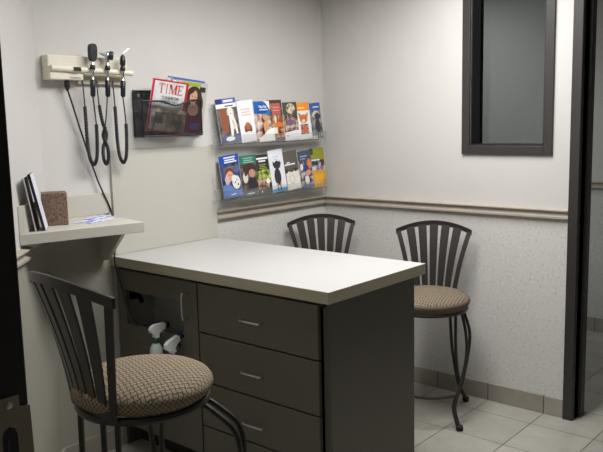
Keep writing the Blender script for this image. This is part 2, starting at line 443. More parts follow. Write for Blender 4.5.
for k in range(4):
    z1, z0 = edges[k]-.003, edges[k+1]+.003
    m = MB(); m.box(-1.561, FX-.0005, YM-.004, -1.213, z0, z1)
    dr = m.build('drawer', TAUPE, dc, bev=.0015)
    bar_pull(dr, (-1.561, -.886, (.7445, .5345, .3255, .178)[k]), (0, 1, 0), .098)
# door cabinet with the cut-out
sc = thing('door_cabinet', 'dark taupe base cabinet with a rectangular cut-out in its door beside the wall', 'cabinet', (-1.25, -.28, 0))
m = MB()
m.box(FX, BX, -.004, -.02, 0, ZT); m.box(FX, BX, YM+.016, YM, .1, ZT); m.box(BX-.016, BX, -.02, YM+.016, 0, ZT)
m.box(FX, BX-.016, -.02, YM+.016, .1, .118); m.box(FX, FX+.02, -.02, YM+.016, .845, ZT)
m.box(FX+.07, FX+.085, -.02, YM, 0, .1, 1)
m.build('carcass', [TAUPE_D, SHADOW], sc, bev=.0015)
m = MB()
m.box(-1.36, -1.35, -.021, YM+.017, .12, .84); m.box(FX+.03, -1.36, -.0205, -.022, .12, .84)
m.build('forward_lining', INNER, sc)  # pale panel set forward of the carcass back to catch more light
m = MB(); X0, X1 = -1.561, FX-.0005
oy0, oy1, oz0, oz1 = -.075, -.478, .604, .762
yA, yB, zA, zB = -.022, YM+.004, .112, .855
m.box(X0, X1, yA, oy0, zA, zB); m.box(X0, X1, oy1, yB, zA, zB); m.box(X0, X1, oy0, oy1, zA, oz0); m.box(X0, X1, oy0, oy1, oz1, zB)
dd = m.build('door', TAUPE, sc)
bar_pull(dd, (-1.561, -.512, .752), (0, 0, 1), .108, .034)
m = MB(); m.box(-1.50, -1.455, -.023, -.045, .70, .745); m.tube([(-1.478,-.045,.72),(-1.478,-.07,.715),(-1.48,-.09,.69)], .012, 8)
tag(m.build('power_plug', BLACKPL, smooth=False), 'black plug on the side wall inside the cabinet cut-out', 'plug')

# spray bottles hooked by their triggers over the lower edge of the cut-out
def spray_bottle(y, z, collar, body, nozzle, label, tilt):
    r = thing('spray_bottle', label, 'spray bottle', (-1.597, y, z), 0, None, True)      # origin at the collar
    M = Matrix.Rotation(tilt, 4, 'Y')
    m = MB(); m.lathe([(.012,-.205),(.026,-.207),(.03,-.2),(.03,-.12),(.026,-.095),(.029,-.06),(.027,-.03),(.018,-.014),(.013,-.004),(.013,0)], (0,0,0), 24)
    m.build('bottle', body, r, True)
    m = MB(); m.lathe([(.014,-.006),(.0165,-.004),(.0165,.014),(.012,.018),(.010,.018)], (0,0,0), 20); m.xform(M); m.build('collar', collar, r, True)
    # head: side outline in x-z, extruded in y
    out = [(-.012,.018),(-.012,.034),(-.028,.040),(-.034,.052),(-.028,.066),(-.012,.074),(.040,.078),(.046,.074),(.046,.052),(.026,.046),(.012,.034),(.012,.018)]
    m = MB(); m.loft([[(x, yy*(1 if i in (1, 2) else .75), zz) for x, zz in out] for i, yy in enumerate((-.013,-.011,.011,.013))]); m.xform(M)
    h = m.build('spray_head', WHITEPL, r, True, bev=.003)
    m = MB(); m.lathe([(.012,0),(.0155,.004),(.0155,.018),(.009,.022),(0,.022)], (.046,0,.064), 16, axis=(1,0,0)); m.xform(M); m.build('nozzle', nozzle, h, True)
    m = MB(); m.tube([(.034,0,.05),(.040,0,.03),(.046,0,.012),(.056,0,-.004)], [.006,.005,.005,.004], 8); m.xform(M); m.build('trigger', nozzle if nozzle is DNAVY else WHITEPL, h, True)
    return r
spray_bottle(-.33, .573, GREENPL, MILKY, BLACKPL, 'white spray bottle with green collar hanging on the cabinet door cut-out', math.radians(4))
spray_bottle(-.447, .530, NAVYPL, MILKY, DNAVY, 'white spray bottle with navy blue collar and nozzle, beside the bar handle', math.radians(-14))

# ------------------------------------------------------------------ wall shelf in the corner
SZ = 1.112
ws = thing('wall_shelf', 'cream laminate corner shelf with low side upstand and sloping brackets on the wall', 'shelf', (-1.85, -.15, 1.0))
def on_diag(y): return (-1.88+y, y)
m = MB()
fl = (-2.165, -.287); fr = (-1.680, -.402)
m.prism([(-1.878, -.002), fl, fr, (-1.608, -.002)], SZ-.042, SZ); m.build('shelf_board', SHELF_M, ws, bev=.002)
m = MB(); k = math.sqrt(.5)
a = Vector((fl[0]+.001, fl[1]+.001)); b = Vector((-1.897, -.019))
off = Vector((.021, -.021))*1.05
m.prism([(b.x, b.y), (a.x, a.y), (a.x+off.x+.004, a.y+off.y+.026), (b.x+off.x, b.y+off.y)], SZ+.0003, SZ+.105); m.build('side_upstand', SHELF_M, ws, bev=.0015)
m = MB(); m.box(-1.845, -1.565, -.016, -.001, SZ+.0003, SZ+.095); m.build('back_upstand', SHELF_M, ws, bev=.0015)
def plate(f, thick_dir):
    m = MB(); pts = [f(-.205,1.0695), f(-.045,.905), f(-.001,.905), f(-.001,1.0695)]
    t = Vector(thick_dir); m.loft([[Vector(p) for p in pts], [Vector(p)+t for p in pts]]); return m.build('bracket', SHELF_M, ws, bev=.0012)
plate(lambda y,z:(-1.628,y,z), (.02,0,0))

# things on the shelf
def lean_board(name, base, top, depth, th, mats, label, cat, grp):
    b = Vector(base); t = Vector(top); up = t-b
    dp = Vector((.575, .82, 0))*depth
    nx = up.cross(dp).normalized()
    if nx.x < 0: nx = -nx
    q = [b, b+dp, b+dp+nx*th, b+nx*th]
    m = MB(); m.hexa([*q, *[p+up for p in q]])
    for f in m.bm.faces: f.material_index = 0
    o = m.build(name, mats, bev=.0006)
    for p in o.data.polygons:
        if p.normal.dot(nx) > .8: p.material_index = 1
    return tag(o, label, cat, grp)
NAVYCARD = mat('navy_card', (30, 26, 52), .5); LILAC = mat('lilac_white_card', (214, 212, 224), .5, var=.02); DARKCARD = mat('dark_card', (52, 48, 46), .5)
lean_board('folder', (-2.088,-.266,SZ+.0005), (-2.143,-.300,1.322), .12, .005, [PAPER, DARKCARD], 'dark folder with thin white edge leaning against the shelf side', 'folder', None)
lean_board('folder', (-2.060,-.272,SZ+.0005), (-2.128,-.306,1.332), .12, .011, [NAVYCARD, LILAC], 'thicker navy edged folder with pale front, the one nearer the brown box', 'folder', None)

def box_mat():
    m, nt, b = new_mat('brown_patterned_card'); N, L = nt.nodes, nt.links
    b.inputs['Roughness'].default_value = .7
    tc = N.new('ShaderNodeTexCoord'); v = N.new('ShaderNodeTexVoronoi'); v.inputs['Scale'].default_value = 150; L.new(tc.outputs['Object'], v.inputs['Vector'])
    r = N.new('ShaderNodeValToRGB'); e = r.color_ramp.elements
    e[0].position = .1; e[0].color = lin((148, 122, 106)); e[1].position = .7; e[1].color = lin((98, 76, 64)); L.new(v.outputs['Distance'], r.inputs['Fac'])
    L.new(r.outputs['Color'], b.inputs['Base Color']); return m
tb = thing('tissue_box', 'square brown patterned tissue box on the corner shelf', 'tissue box', (-1.925, -.140, SZ+.0005), math.radians(-29), None, True)
bw = .0485
m = MB(); m.box(-bw, bw, -bw, bw, 0, .131); m.build('carton', box_mat(), tb, bev=.003)
m = MB(); m.prism([(.03*math.cos(2*PI*k/20), .018*math.sin(2*PI*k/20)) for k in range(20)],   .1312, .1318); m.build('slot', ink((70, 54, 46)), tb)
BLUEP = photo((60, 84, 170), (196, 205, 236), (238, 240, 248), 22)
def sheet(pts, dz, label):
    m = MB(); m.prism(pts, SZ+dz, SZ+dz+.001)
    return tag(m.build('leaflet', BLUEP), label, 'leaflet', None)
sheet([(-1.87,-.17),(-1.84,-.255),(-1.65,-.185),(-1.685,-.105)], .0004, 'blue and white printed leaflet lying on the shelf, the one nearer the front')
sheet([(-1.79,-.13),(-1.775,-.205),(-1.628,-.10),(-1.645,-.03)], .0018, 'blue and white printed leaflet on the shelf, the one nearer the wall cord')

# ------------------------------------------------------------------ wall instrument unit
wu = thing('instrument_wall_unit', 'ivory wall mounted power unit with holder rail for three medical scopes', 'instrument unit', (-1.655, 0, 1.69))
m = MB()
m.box(-1.857, -1.462, -.05, -.001, 1.750, 1.800); m.box(-1.857, -1.700, -.062, -.001, 1.699, 1.750); m.build('housing', IVORY, wu, bev=.004)
m = MB(); m.box(-1.6995, -1.452, -.02, -.001, 1.686, 1.7498); m.build('back_plate', IVORY2, wu, bev=.002)
m = MB(); m.tube([(-1.856,-.066,1.745),(-1.45,-.066,1.736)], .0125, 16); m.build('holder_rail', IVORY, wu, True)
m = MB(); m.box(-1.755, -1.722, -.0835, -.075, 1.735, 1.751); m.build('switch', BLACKPL, wu, bev=.001)
m = MB()
for poly in text_polys('WelchAllyn', .0115, .0002): m.face([(-1.765+u, -.0628, 1.7045+v) for u, v in poly])
m.build('lettering', ink((104, 132, 116)), wu)
m = MB()
m.lathe([(.006,.012),(.011,.01),(.012,-.012),(.008,-.024),(.004,-.034),(0,-.034)], (-1.765,-.036,1.686), 14)
path = smooth_path([(-1.765,-.036,1.66),(-1.745,-.034,1.60),(-1.70,-.028,1.46),(-1.635,-.022,1.27),(-1.574,-.021,1.13),(-1.577,-.040,1.06),(-1.588,-.050,.96),(-1.588,-.052,.87),(-1.573,-.066,.79),(-1.570,-.085,.71),(-1.568,-.13,.628),(-1.55,-.16,.602),(-1.52,-.165,.60)], 8)
m.tube(path, .0038, 8); m.build('power_cord', CORD, wu, True)

def scope(x, hx, kind, label, name, twist=False):
    t = thing(name, label, 'medical scope', (x, -.086, 1.64), 0, 'scopes hanging on the ivory unit')
    tilt = Matrix.Translation((x,-.086,1.74)) @ Matrix.Rotation(math.radians(3), 4, 'Y') @ Matrix.Translation((-x,.086,-1.74))
    m = MB(); m.lathe([(0,1.628),(.006,1.628),(.0105,1.634),(.0115,1.695),(.008,1.70),(.0068,1.702),(.0068,1.738),(.0095,1.742)], (x,-.086,0), 16)
    for f in m.bm.faces:
        if f.calc_center_median().z > 1.6995: f.material_index = 1
    m.xform(tilt); m.build('grip', [BLACKPL, CHROME], t, True)
    m = MB()
    m.lathe([(.0095,1.742),(.0115,1.746),(.0115,1.758),(.008,1.764),(.0075,1.78),(0,1.78)], (x,-.086,0), 16)
    for f in m.bm.faces:
        if f.calc_center_median().z > 1.7635: f.material_index = 1
    m.xform(tilt); m.build('neck', [BLACKPL, CHROME], t, True)
    m = MB()
    if kind == 0:      # ophthalmoscope: tall flat head with a lens window
        out = [(.006,1.778),(.013,1.785),(.0165,1.80),(.017,1.82),(.016,1.838),(.011,1.848),(.003,1.851),(-.004,1.851),(-.011,1.848),(-.0155,1.838),(-.016,1.815),(-.0145,1.795),(-.011,1.784),(-.006,1.778)]
        m.loft([[(x+a, -.098, z) for a, z in out],[(x+a*1.06, -.094, z) for a, z in out],[(x+a*1.06, -.078, z) for a, z in out],[(x+a, -.074, z) for a, z in out]])
        m.xform(tilt); hd = m.build('head', BLACKPL, t, True)
        m = MB(); m.lathe([(.006,0),(.006,.0015),(0,.0015)], (x+.003,-.098,1.815), 14, axis=(0,-1,0)); m.xform(tilt); m.build('lens', LENS, hd)
    elif kind == 1:    # otoscope: chrome body, speculum to one side, dark lens to the other
        m.lathe([(.0075,1.778),(.010,1.786),(.012,1.80),(.011,1.815),(.006,1.822),(0,1.823)], (x,-.086,0), 16, mi=0)
        m.xform(tilt); hd = m.build('head', CHROME, t, True)
        m = MB(); m.lathe([(.011,0),(.009,.008),(.005,.022),(.0025,.03),(0,.03)], (x-.004,-.088,1.808), 14, axis=(-.8,.45,.25)); m.build('speculum', mat('pale_speculum', (180,190,186), .4), hd, True)
        m = MB(); m.lathe([(.012,0),(.019,.004),(.020,.014),(.016,.02),(0,.02)], (x+.008,-.09,1.806), 18, axis=(.75,-.55,-.1)); m.build('lens_ring', mat('blue_black_plastic', (38, 50, 62), .35), hd, True)
    else:              # throat light: slim tapered head with bent wand
        m.lathe([(.008,1.764),(.0125,1.772),(.013,1.79),(.009,1.806),(.005,1.812),(0,1.812)], (x,-.086,0), 16)
        m.xform(tilt); hd = m.build('head', BLACKPL, t, True)
        m = MB(); m.tube(smooth_path([(x+.003,-.086,1.808),(x+.008,-.087,1.82),(x+.022,-.088,1.832),(x+.038,-.09,1.842)], 5), [.0018]*15+[.0012], 8); m.build('wand', CHROME, hd, True)
    # cord: thin lead, ribbed coil in a long loop, thin lead up to its socket in the unit
    zb = 1.338
    bx = x-.007
    if twist:
        ctrl = [(bx,-.085,1.636),(bx-.008,-.082,1.56),(bx-.018,-.08,1.50),(bx-.026,-.075,1.46),(bx-.004,-.07,1.41),(bx-.002,-.07,1.365),(bx-.013,-.068,1.338),(bx-.024,-.066,1.362),(bx-.022,-.064,1.41),(bx+.0,-.062,1.465),(bx-.014,-.058,1.52),(bx-.02,-.05,1.59),(bx-.014,-.035,1.64),(bx-.006,-.022,1.70)]
    else:
        ctrl = [(bx,-.085,1.636),(bx+.006,-.084,1.58),(bx+.012,-.082,1.51),(bx+.014,-.078,1.44),(bx+.013,-.072,1.375),(bx+.003,-.068,1.342),(bx-.009,-.066,1.345),(bx-.018,-.062,1.375),(bx-.0195,-.055,1.44),(bx-.0175,-.05,1.52),(bx-.015,-.045,1.585),(bx-.010,-.035,1.64),(bx-.004,-.022,1.70)]
    pts = smooth_path(ctrl, 24)
    n = len(pts); rs = []
    for i, p in enumerate(pts):
        f = i/(n-1)
        body = 24*2 <= i <= n-24*2
        rs.append((.0086 if (i % 4) < 2 else .0068) if body else .0028)
    m = MB(); m.tube(pts, rs, 8); m.build('coiled_cord', CORD, t, True)
    return t
scope(-1.669, -1.676, 0, 'scope with tall black oval head on the wall unit, leftmost of three', 'ophthalmoscope')
scope(-1.594, -1.596, 1, 'scope with chrome head and round dark lens, middle of three', 'otoscope', True)
scope(-1.514, -1.518, 2, 'slim scope with bent thin metal wand on top, rightmost of three', 'throat_illuminator')

# ------------------------------------------------------------------ magazine pocket
mp = thing('magazine_pocket', 'black wire mesh wall pocket holding magazines', 'magazine rack', (-1.21, 0, 1.45))
BL, BR, PB, PT = -1.406, -1.03, 1.452, 1.662
m = MB(); m.box(BL, BR, -.005, -.002, PB, PT); m.build('back_panel', MESHM, mp)
FL, FR, FY = -1.412, -1.058, -.082
topz = lambda s: 1.613 - .026*math.sin(PI*min(max((s-.25)/.5, 0), 1))**2 if .25 < s < .75 else 1.613
topc = [(FL+(FR-FL)*i/24) for i in range(25)]
top = [Vector((x, FY, 1.612 + (.012*math.sin(PI*i/24*2.0)*-1 if False else 0) - .024*math.exp(-((i/24-.55)/.16)**2) + .008*(i/24))) for i, x in enumerate(topc)]
m = MB()
for a, b in zip(top, top[1:]): m.face([(a.x, FY, PB), (b.x, FY, PB), tuple(b), tuple(a)])
m.face([(FL,FY,PB),(BL,-.005,PB),(BL,-.005,PT-.01),tuple(top[0])]); m.face([(FR,FY,PB),(BR,-.005,PB),(BR,-.005,PT-.02),tuple(top[-1])])
m.face([(FL,FY,PB),(FR,FY,PB),(BR,-.005,PB),(BL,-.005,PB)])
m.build('mesh_front', MESHM, mp, recalc=False)
m = MB(); w = .0042
m.tube([tuple(p) for p in top], w, 8); m.tube([(FL,FY,PB),(FL,FY,top[0].z)], w, 8); m.tube([(FR,FY,PB),(FR,FY,top[-1].z)], w, 8); m.tube([(FL,FY,PB),(FR,FY,PB)], w, 8)
m.tube([(BL,-.006,PB),(BL,-.006,PT),(BR,-.006,PT),(BR,-.006,PB),(BL,-.006,PB)], w, 8)
m.tube([(BL,-.005,PB),(FL,FY,PB)], w, 8); m.tube([(BR,-.005,PB),(FR,FY,PB)], w, 8); m.tube([(FR,FY,top[-1].z),(BR,-.006,PT-.02)], .003, 8); m.tube([(FL,FY,top[0].z),(BL,-.006,PT-.01)], .003, 8)
m.build('rim', WIRE, mp, True)
m = MB(); m.box(BL+.008, BL+.05, -.008, -.0055, 1.628, 1.655); m.box(BL+.022, BL+.036, -.010, -.008, 1.634, 1.648, 1); m.build('hanger_tab', [WIRE, NICKEL], mp)

def leaf(name, w, h, th, base_mat, layers, bl, roll, lean, label, cat, grp, su=1.0):
    """printed sheet or booklet: layers = (material, [ (u, v) ... ] in metres), bl = bottom-left corner"""
    mats = [base_mat]; m = MB(); m.box(0, w*su, 0, th, 0, h)
    for i, (mm, poly) in enumerate(layers):
        if mm not in mats: mats.append(mm)
        m.face([(u*su, -.00025*(1+i*.5), v) for u, v in poly], mats.index(mm))
    M = Matrix.Translation(bl) @ Matrix.Rotation(math.radians(roll), 4, 'Y') @ Matrix.Rotation(math.radians(-lean), 4, 'X')
    bmesh.ops.transform(m.bm, matrix=Matrix.Identity(4), verts=m.bm.verts)
    me = bpy.data.meshes.new(name); m.bm.to_mesh(me); m.bm.free()
    for q in mats: me.materials.append(q)
    o = bpy.data.objects.new(name, me); COL.objects.link(o); o.matrix_world = M
    return tag(o, label, cat, grp)
def R(u0, v0, u1, v1): return [(u0, v0), (u1, v0), (u1, v1), (u0, v1)]
def E(cu, cv, ru, rv, n=16, a=0): return [(cu+ru*math.cos(2*PI*k/n)*math.cos(a)-rv*math.sin(2*PI*k/n)*math.sin(a), cv+ru*math.cos(2*PI*k/n)*math.sin(a)+rv*math.sin(2*PI*k/n)*math.cos(a)) for k in range(n)]

# cover of the front magazine: red border, red serif masthead, black headline
MW, MH = .216, .248
RED = ink((196, 30, 62)); REDT = ink((186, 44, 48)); BLK = ink((30, 30, 32)); GREY = photo((196, 198, 198), (208, 210, 208), (220, 221, 220), 14)
lay = [(RED, R(0,0,MW,MH)), (GREY, R(.012,.012,MW-.016,MH-.008)), (ink((172, 52, 40)), R(MW-.014,0,MW,MH))]
def serif(ch, x, y, w, h):
    s = w*.2; out = []
    if ch in 'TI':
        out.append(R(x+w/2-s/2, y, x+w/2+s/2, y+h)); out.append(R(x+w/2-s*1.1, y, x+w/2+s*1.1, y+h*.05))
        if ch == 'T': out += [R(x, y+h*.93, x+w, y+h), R(x, y+h*.78, x+w*.06, y+h), R(x+w*.94, y+h*.78, x+w, y+h)]
        else: out.append(R(x+w/2-s*1.1, y+h*.95, x+w/2+s*1.1, y+h))
    if ch == 'M':
        out += [R(x+w*.06, y, x+w*.12, y+h), R(x+w*.76, y, x+w*.76+s, y+h), [(x+w*.08,y+h),(x+w*.08+s,y+h),(x+w*.52,y+h*.12),(x+w*.44,y)], [(x+w*.78,y+h),(x+w*.86,y+h),(x+w*.52,y),(x+w*.44,y)], R(x, y, x+w*.2, y+h*.05), R(x+w*.66, y, x+w*1.04, y+h*.05), R(x, y+h*.95, x+w*.2, y+h), R(x+w*.78, y+h*.95, x+w*1.04, y+h)]
    if ch == 'E':
        out += [R(x+w*.1, y, x+w*.1+s, y+h), R(x, y+h*.94, x+w, y+h), R(x, y, x+w, y+h*.06), R(x+w*.1, y+h*.47, x+w*.7, y+h*.53), R(x+w*.94, y+h*.76, x+w, y+h), R(x+w*.94, y, x+w, y+h*.24), R(x+w*.66, y+h*.4, x+w*.72, y+h*.6)]
    return out
def slant(p, y0, k=.1): return [(u+(v-y0)*k, v) for u, v in p]
x = .038; y0 = .186
for ch, w_ in (('T', .034), ('I', .020), ('M', .048), ('E', .030)):
    for p in serif(ch, x, y0, w_, .044): lay.append((REDT, p))
    x += w_+.004
for s, u, v in (('TURNING ON', .046, .160), ('THE TALIBAN', .036, .140)):
    for p in text_polys(s, .0195, .0004): lay.append((BLK, [(u+a*.95, v+b) for a, b in p]))
lay += [(photo((70, 66, 58), (110, 100, 84), (150, 138, 112), 24), R(.014, .012, .2, .116)), (ink((150, 146, 140)), R(.02,.02,.085,.046)), (ink((120, 104, 84)), E(.1,.075,.02,.025))]
leaf('magazine', MW, MH, .004, PAPER, lay, (-1.362, -.030, 1.476), 5.5, -11, 'magazine with red border and red masthead in the black mesh pocket', 'magazine', 'magazines in the wall pocket')
# magazine behind: portrait of a dark-haired woman in a maroon top
PW, PH = .20, .25
hair = ink((66, 42, 36)); skin = ink((206, 160, 136)); maroon = ink((104, 30, 52))
lay = [(ink((186, 182, 176)), R(0,0,PW,PH)), (ink((150, 170, 60)), R(.03,PH-.022,PW-.045,PH-.004)), (ink((40, 44, 40)), R(PW-.05,PH-.045,PW-.012,PH-.02)),
       (hair, E(.118,.182,.050,.048)), (hair, E(.150,.140,.032,.055)), (hair, E(.092,.15,.026,.05)), (maroon, [(.03,.0),(.19,.0),(.182,.10),(.15,.122),(.09,.122),(.05,.10)]),
       (skin, E(.12,.116,.036,.03)), (skin, R(.104,.115,.13,.15)), (skin, E(.115,.176,.024,.035,18,-.15)), (hair, E(.098,.204,.026,.012,12,.5)),
       (ink((70,48,44)), E(.106,.181,.005,.0022)), (ink((70,48,44)), E(.126,.178,.005,.0022)), (ink((190,140,118)), E(.116,.169,.003,.007)), (ink((160,70,72)), E(.116,.157,.008,.003)), (ink((96,84,140)), R(.11,.02,.17,.05))]
leaf('magazine', PW, PH, .004, PAPER, lay, (-1.203, -.022, 1.470), 5, -8, 'magazine with portrait of a dark haired woman in a maroon top', 'magazine', 'magazines in the wall pocket')
lay = [(ink((214, 218, 226)), R(0,0,.205,.262)), (ink((84, 104, 160)), R(0,.25,.205,.262)), (ink((232, 232, 232)), R(.01,.2,.19,.245))]
leaf('magazine', .205, .262, .004, PAPER, lay, (-1.212, -.0155, 1.470), 5, -5, 'pale magazine with blue top edge showing behind the portrait magazine', 'magazine', 'magazines in the wall pocket')
lay = [(ink((206, 208, 210)), R(0,0,.205,.266)), (ink((60, 80, 140)), R(0,.26,.205,.266))]
leaf('magazine', .205, .266, .004, PAPER, lay, (-1.232, -.0105, 1.470), 5, -3, 'rearmost magazine against the wall in the pocket, only a blue edge visible', 'magazine', 'magazines in the wall pocket')

# ------------------------------------------------------------------ brochure racks and brochures
RX0, RX1 = -.945, -.068
def rack(zb, label):
    r = thing('brochure_rack', label, 'brochure rack', ((RX0+RX1)/2, 0, zb), 0, 'clear acrylic brochure racks')
    m = MB(); m.hexa([(RX0,-.030,zb),(RX1,-.030,zb),(RX1,-.033,zb),(RX0,-.033,zb),(RX0,-.003,zb+.185),(RX1,-.003,zb+.185),(RX1,-.006,zb+.185),(RX0,-.006,zb+.185)]); m.build('back_sheet', ACRYL, r)
    m = MB(); m.box(RX0, RX1, -.078, -.003, zb-.005, zb-.0005); m.build('base', ACRYL_EDGE, r)
    m = MB(); m.hexa([(RX0,-.078,zb-.018),(RX1,-.078,zb-.018),(RX1,-.075,zb-.018),(RX0,-.075,zb-.018),(RX0,-.084,zb+.045),(RX1,-.084,zb+.045),(RX1,-.081,zb+.045),(RX0,-.081,zb+.045)]); m.build('front_lip', ACRYL, r)
    for xx in (RX0+.0015, RX1-.0015):
        m = MB(); m.hexa([(xx-.001,-.074,zb),(xx+.001,-.074,zb),(xx+.001,-.036,zb),(xx-.001,-.036,zb),(xx-.001,-.074,zb+.05),(xx+.001,-.074,zb+.05),(xx+.001,-.03,zb+.05),(xx-.001,-.03,zb+.05)])
        m.build('end_cap', ACRYL_EDGE, r)
    return r
rack(1.398, 'upper clear acrylic brochure rack on the wall by the corner')
rack(1.112, 'lower clear acrylic brochure rack on the wall by the corner')

def lines(c, u0, u1, vs, t=.006):
    return [(c, R(u0+.004*(i % 2), v, u1-.006*((i+1) % 3), v+t)) for i, v in enumerate(vs)]
W_ = ink((236, 236, 238)); wt = ink((225, 228, 234))
def bro(i, row, cx, w, h, roll, lay, label, y=-.058, base=PAPER, lean=5):
    z = (1.3985, 1.1125)[row]
    BRO[row] += 1; k = BRO[row]; su = .122/.112 if w < .14 else 1.0
    if base is PAPER_G: y, su = -.0475, 1.0
    else: y = (-.0585, -.0535)[k % 2]
    return leaf('brochure', w, h, .003, base, lay, (cx+.010, y, z), roll, lean, label, 'brochure', ('brochures in the upper rack', 'brochures in the lower rack')[row], su)
BRO = [0, 0]
def dog(c, s, u, v):    # sitting dog silhouette from overlapping patches
    return [(c, E(u, v, .022*s, .042*s)), (c, E(u+.004*s, v+.058*s, .017*s, .02*s)), (c, E(u-.014*s, v+.055*s, .006*s, .016*s, 12, .4)), (c, E(u+.022*s, v+.055*s, .006*s, .016*s, 12, -.4)), (c, E(u+.008*s, v+.046*s, .009*s, .009*s)), (c, R(u-.012*s, v-.07*s, u-.004*s, v)), (c, R(u+.006*s, v-.07*s, u+.014*s, v))]
# upper row
w, h = .132, .226
lay = [(photo((60,62,72),(104,92,88),(132,112,104),22), R(0,0,w,h)), (ink((142,84,62)), [(.02,.06),(.06,.05),(.07,.12),(.05,.19),(.02,.19)]), (ink((70,84,128)), R(0,0,w,.035)), (W_, R(.0,.178,w,h)), (ink((86,88,176)), R(0,.2,w,h)), (ink((44,52,112)), R(0,.2,.04,h)), (wt, R(.05,.207,.115,.219)), (ink((60,60,80)), R(.055,.184,.11,.19)),
       (ink((232,228,222)), [(.074,.15),(.1,.15),(.116,.09),(.118,.04),(.108,.036),(.1,.07),(.09,.06),(.084,.03),(.07,.03),(.072,.09)]), (ink((236,232,226)), E(.085,.158,.02,.022)), (ink((212,204,194)), E(.068,.152,.006,.016)), (ink((212,204,194)), E(.103,.152,.006,.016)), (ink((60,50,48)), E(.087,.147,.004,.0035)), (ink((60,50,48)), E(.079,.163,.0022,.0022)), (ink((60,50,48)), E(.092,.163,.0022,.0022)), (ink((190,184,178)), [(.086,.12),(.1,.1),(.104,.07),(.096,.075)]), (W_, E(.06,.018,.03,.012))]
bro(0, 0, -.908, w, h, -6, lay, 'brochure with purple header over a white dog standing, leftmost in the upper row')
bro(0, 0, -.825, .09, .222, -3, [(ink((150,154,162)), R(0,0,.09,.222)), (ink((120,124,134)), R(0,0,.09,.05))], 'plain grey brochure mostly hidden, second from left in the upper row', -.044, PAPER_G)
w, h = .112, .220
lay = [(W_, R(0,0,w,h)), *lines(ink((226,186,184)), .02, .09, (.17,.155,.14)), (ink((176,110,66)), E(.055,.082,.02,.022)), (ink((150,86,50)), E(.038,.07,.01,.02)), (ink((150,86,50)), E(.072,.07,.01,.02)), (ink((120,60,40)), R(.03,.056,.082,.066)), (ink((222,222,226)), R(.01,.01,.1,.05))]
bro(0, 0, -.760, w, h, -5, lay, 'mostly white brochure with a small brown dog picture')
w, h = .116, .218
lay = [(photo((120,74,70),(190,160,146),(222,206,196),26), R(0,0,w,h)), (W_, [(w,h),(w,h-.05),(.085,h-.008),(.07,h)]), (ink((28,92,176)), [(0,h),(.07,h),(.09,h-.012),(w,h-.05),(w,h-.072),(0,h-.066)]), (ink((30,118,168)), [(w,h-.05),(w,h-.085),(.06,h-.068)])]
for p in text_polys('New Dog', .022, .0004): lay.append((W_, [(.022+a*.78, h-.038+b) for a, b in p]))
lay += [(wt, R(.024,h-.05,.085,h-.045)), *dog(ink((206,150,110)), .9, .062, .075), (W_, [(0,0),(w,0),(w,.072),(.07,.06),(.03,.03),(0,.022)])]
bro(0, 0, -.652, w, h, -2, lay, 'brochure with curved bright blue header over a brown dog, white at the foot')
w, h = .110, .226
lay = [(photo((80,44,26),(150,84,46),(206,160,104),30), R(0,0,w,h)), (ink((70,52,44)), R(0,.208,w,h)), (ink((70,52,44)), R(0,0,.022,h)), (ink((178,92,90)), R(.03,.145,.098,.205)), (ink((214,150,140)), R(.04,.165,.088,.171)), (ink((214,150,140)), R(.04,.182,.088,.188)), (ink((224,224,216)), R(.03,.04,.062,.075)), (ink((218,108,40)), R(.05,.075,.1,.1)), (ink((90,84,92)), R(0,0,w,.02)), (ink((210,206,190)), E(.052,.12,.01,.024))]
bro(0, 0, -.540, w, h, -2, lay, 'dark brown brochure with a dusty red panel and orange picture')
w, h = .112, .214
lay = [(photo((60,48,44),(140,110,96),(200,180,170),34), R(0,0,w,h)), (ink((52,76,72)), R(0,.145,w,h)), (photo((120,80,60),(206,180,150),(228,214,198),40), E(.062,.178,.036,.03)), (W_, [(0,0),(w,0),(w,.055),(.07,.052),(.0,.045)]), (ink((130,140,190)), R(.012,.022,.026,.03)), (ink((120,84,130)), E(.05,.1,.025,.018))]
bro(0, 0, -.420, w, h, -2, lay, 'dark green brochure with a round picture and white lower edge')
w, h = .112, .212
lay = [(W_, R(0,0,w,h)), (ink((240,152,34)), R(0,.165,w,h)), (ink((250,214,150)), R(.014,.178,.07,.186)), (ink((210,120,60)), E(.052,.118,.032,.026)), (ink((210,120,60)), [(.018,.125),(.012,.158),(.042,.138)]), (ink((210,120,60)), [(.086,.125),(.094,.156),(.062,.138)]), (ink((240,220,200)), E(.05,.106,.014,.01)), (ink((60,40,30)), E(.038,.124,.004,.004)), (ink((60,40,30)), E(.066,.122,.004,.004)), (photo((90,60,80),(170,110,80),(200,150,150),50), R(.02,.03,.085,.088)), (ink((190,104,66)), E(.055,.055,.02,.016))]
bro(0, 0, -.296, w, h, -3, lay, 'white brochure with orange header and an orange cat face')
w, h = .092, .210
lay = [(photo((74,78,82),(112,114,116),(150,152,152),26), R(0,0,w,h)), (ink((52,92,164)), R(0,.168,w,h)), (wt, R(.03,.182,.08,.189)), (photo((150,150,150),(196,196,194),(214,214,210),40), E(.05,.142,.032,.022)), *dog(ink((52,54,60)), 1.0, .055, .075), (ink((196,198,198)), R(0,0,.04,.02))]
bro(0, 0, -.180, w, h, -4, lay, 'grey brochure with blue header and a black dog, rightmost in the upper row')
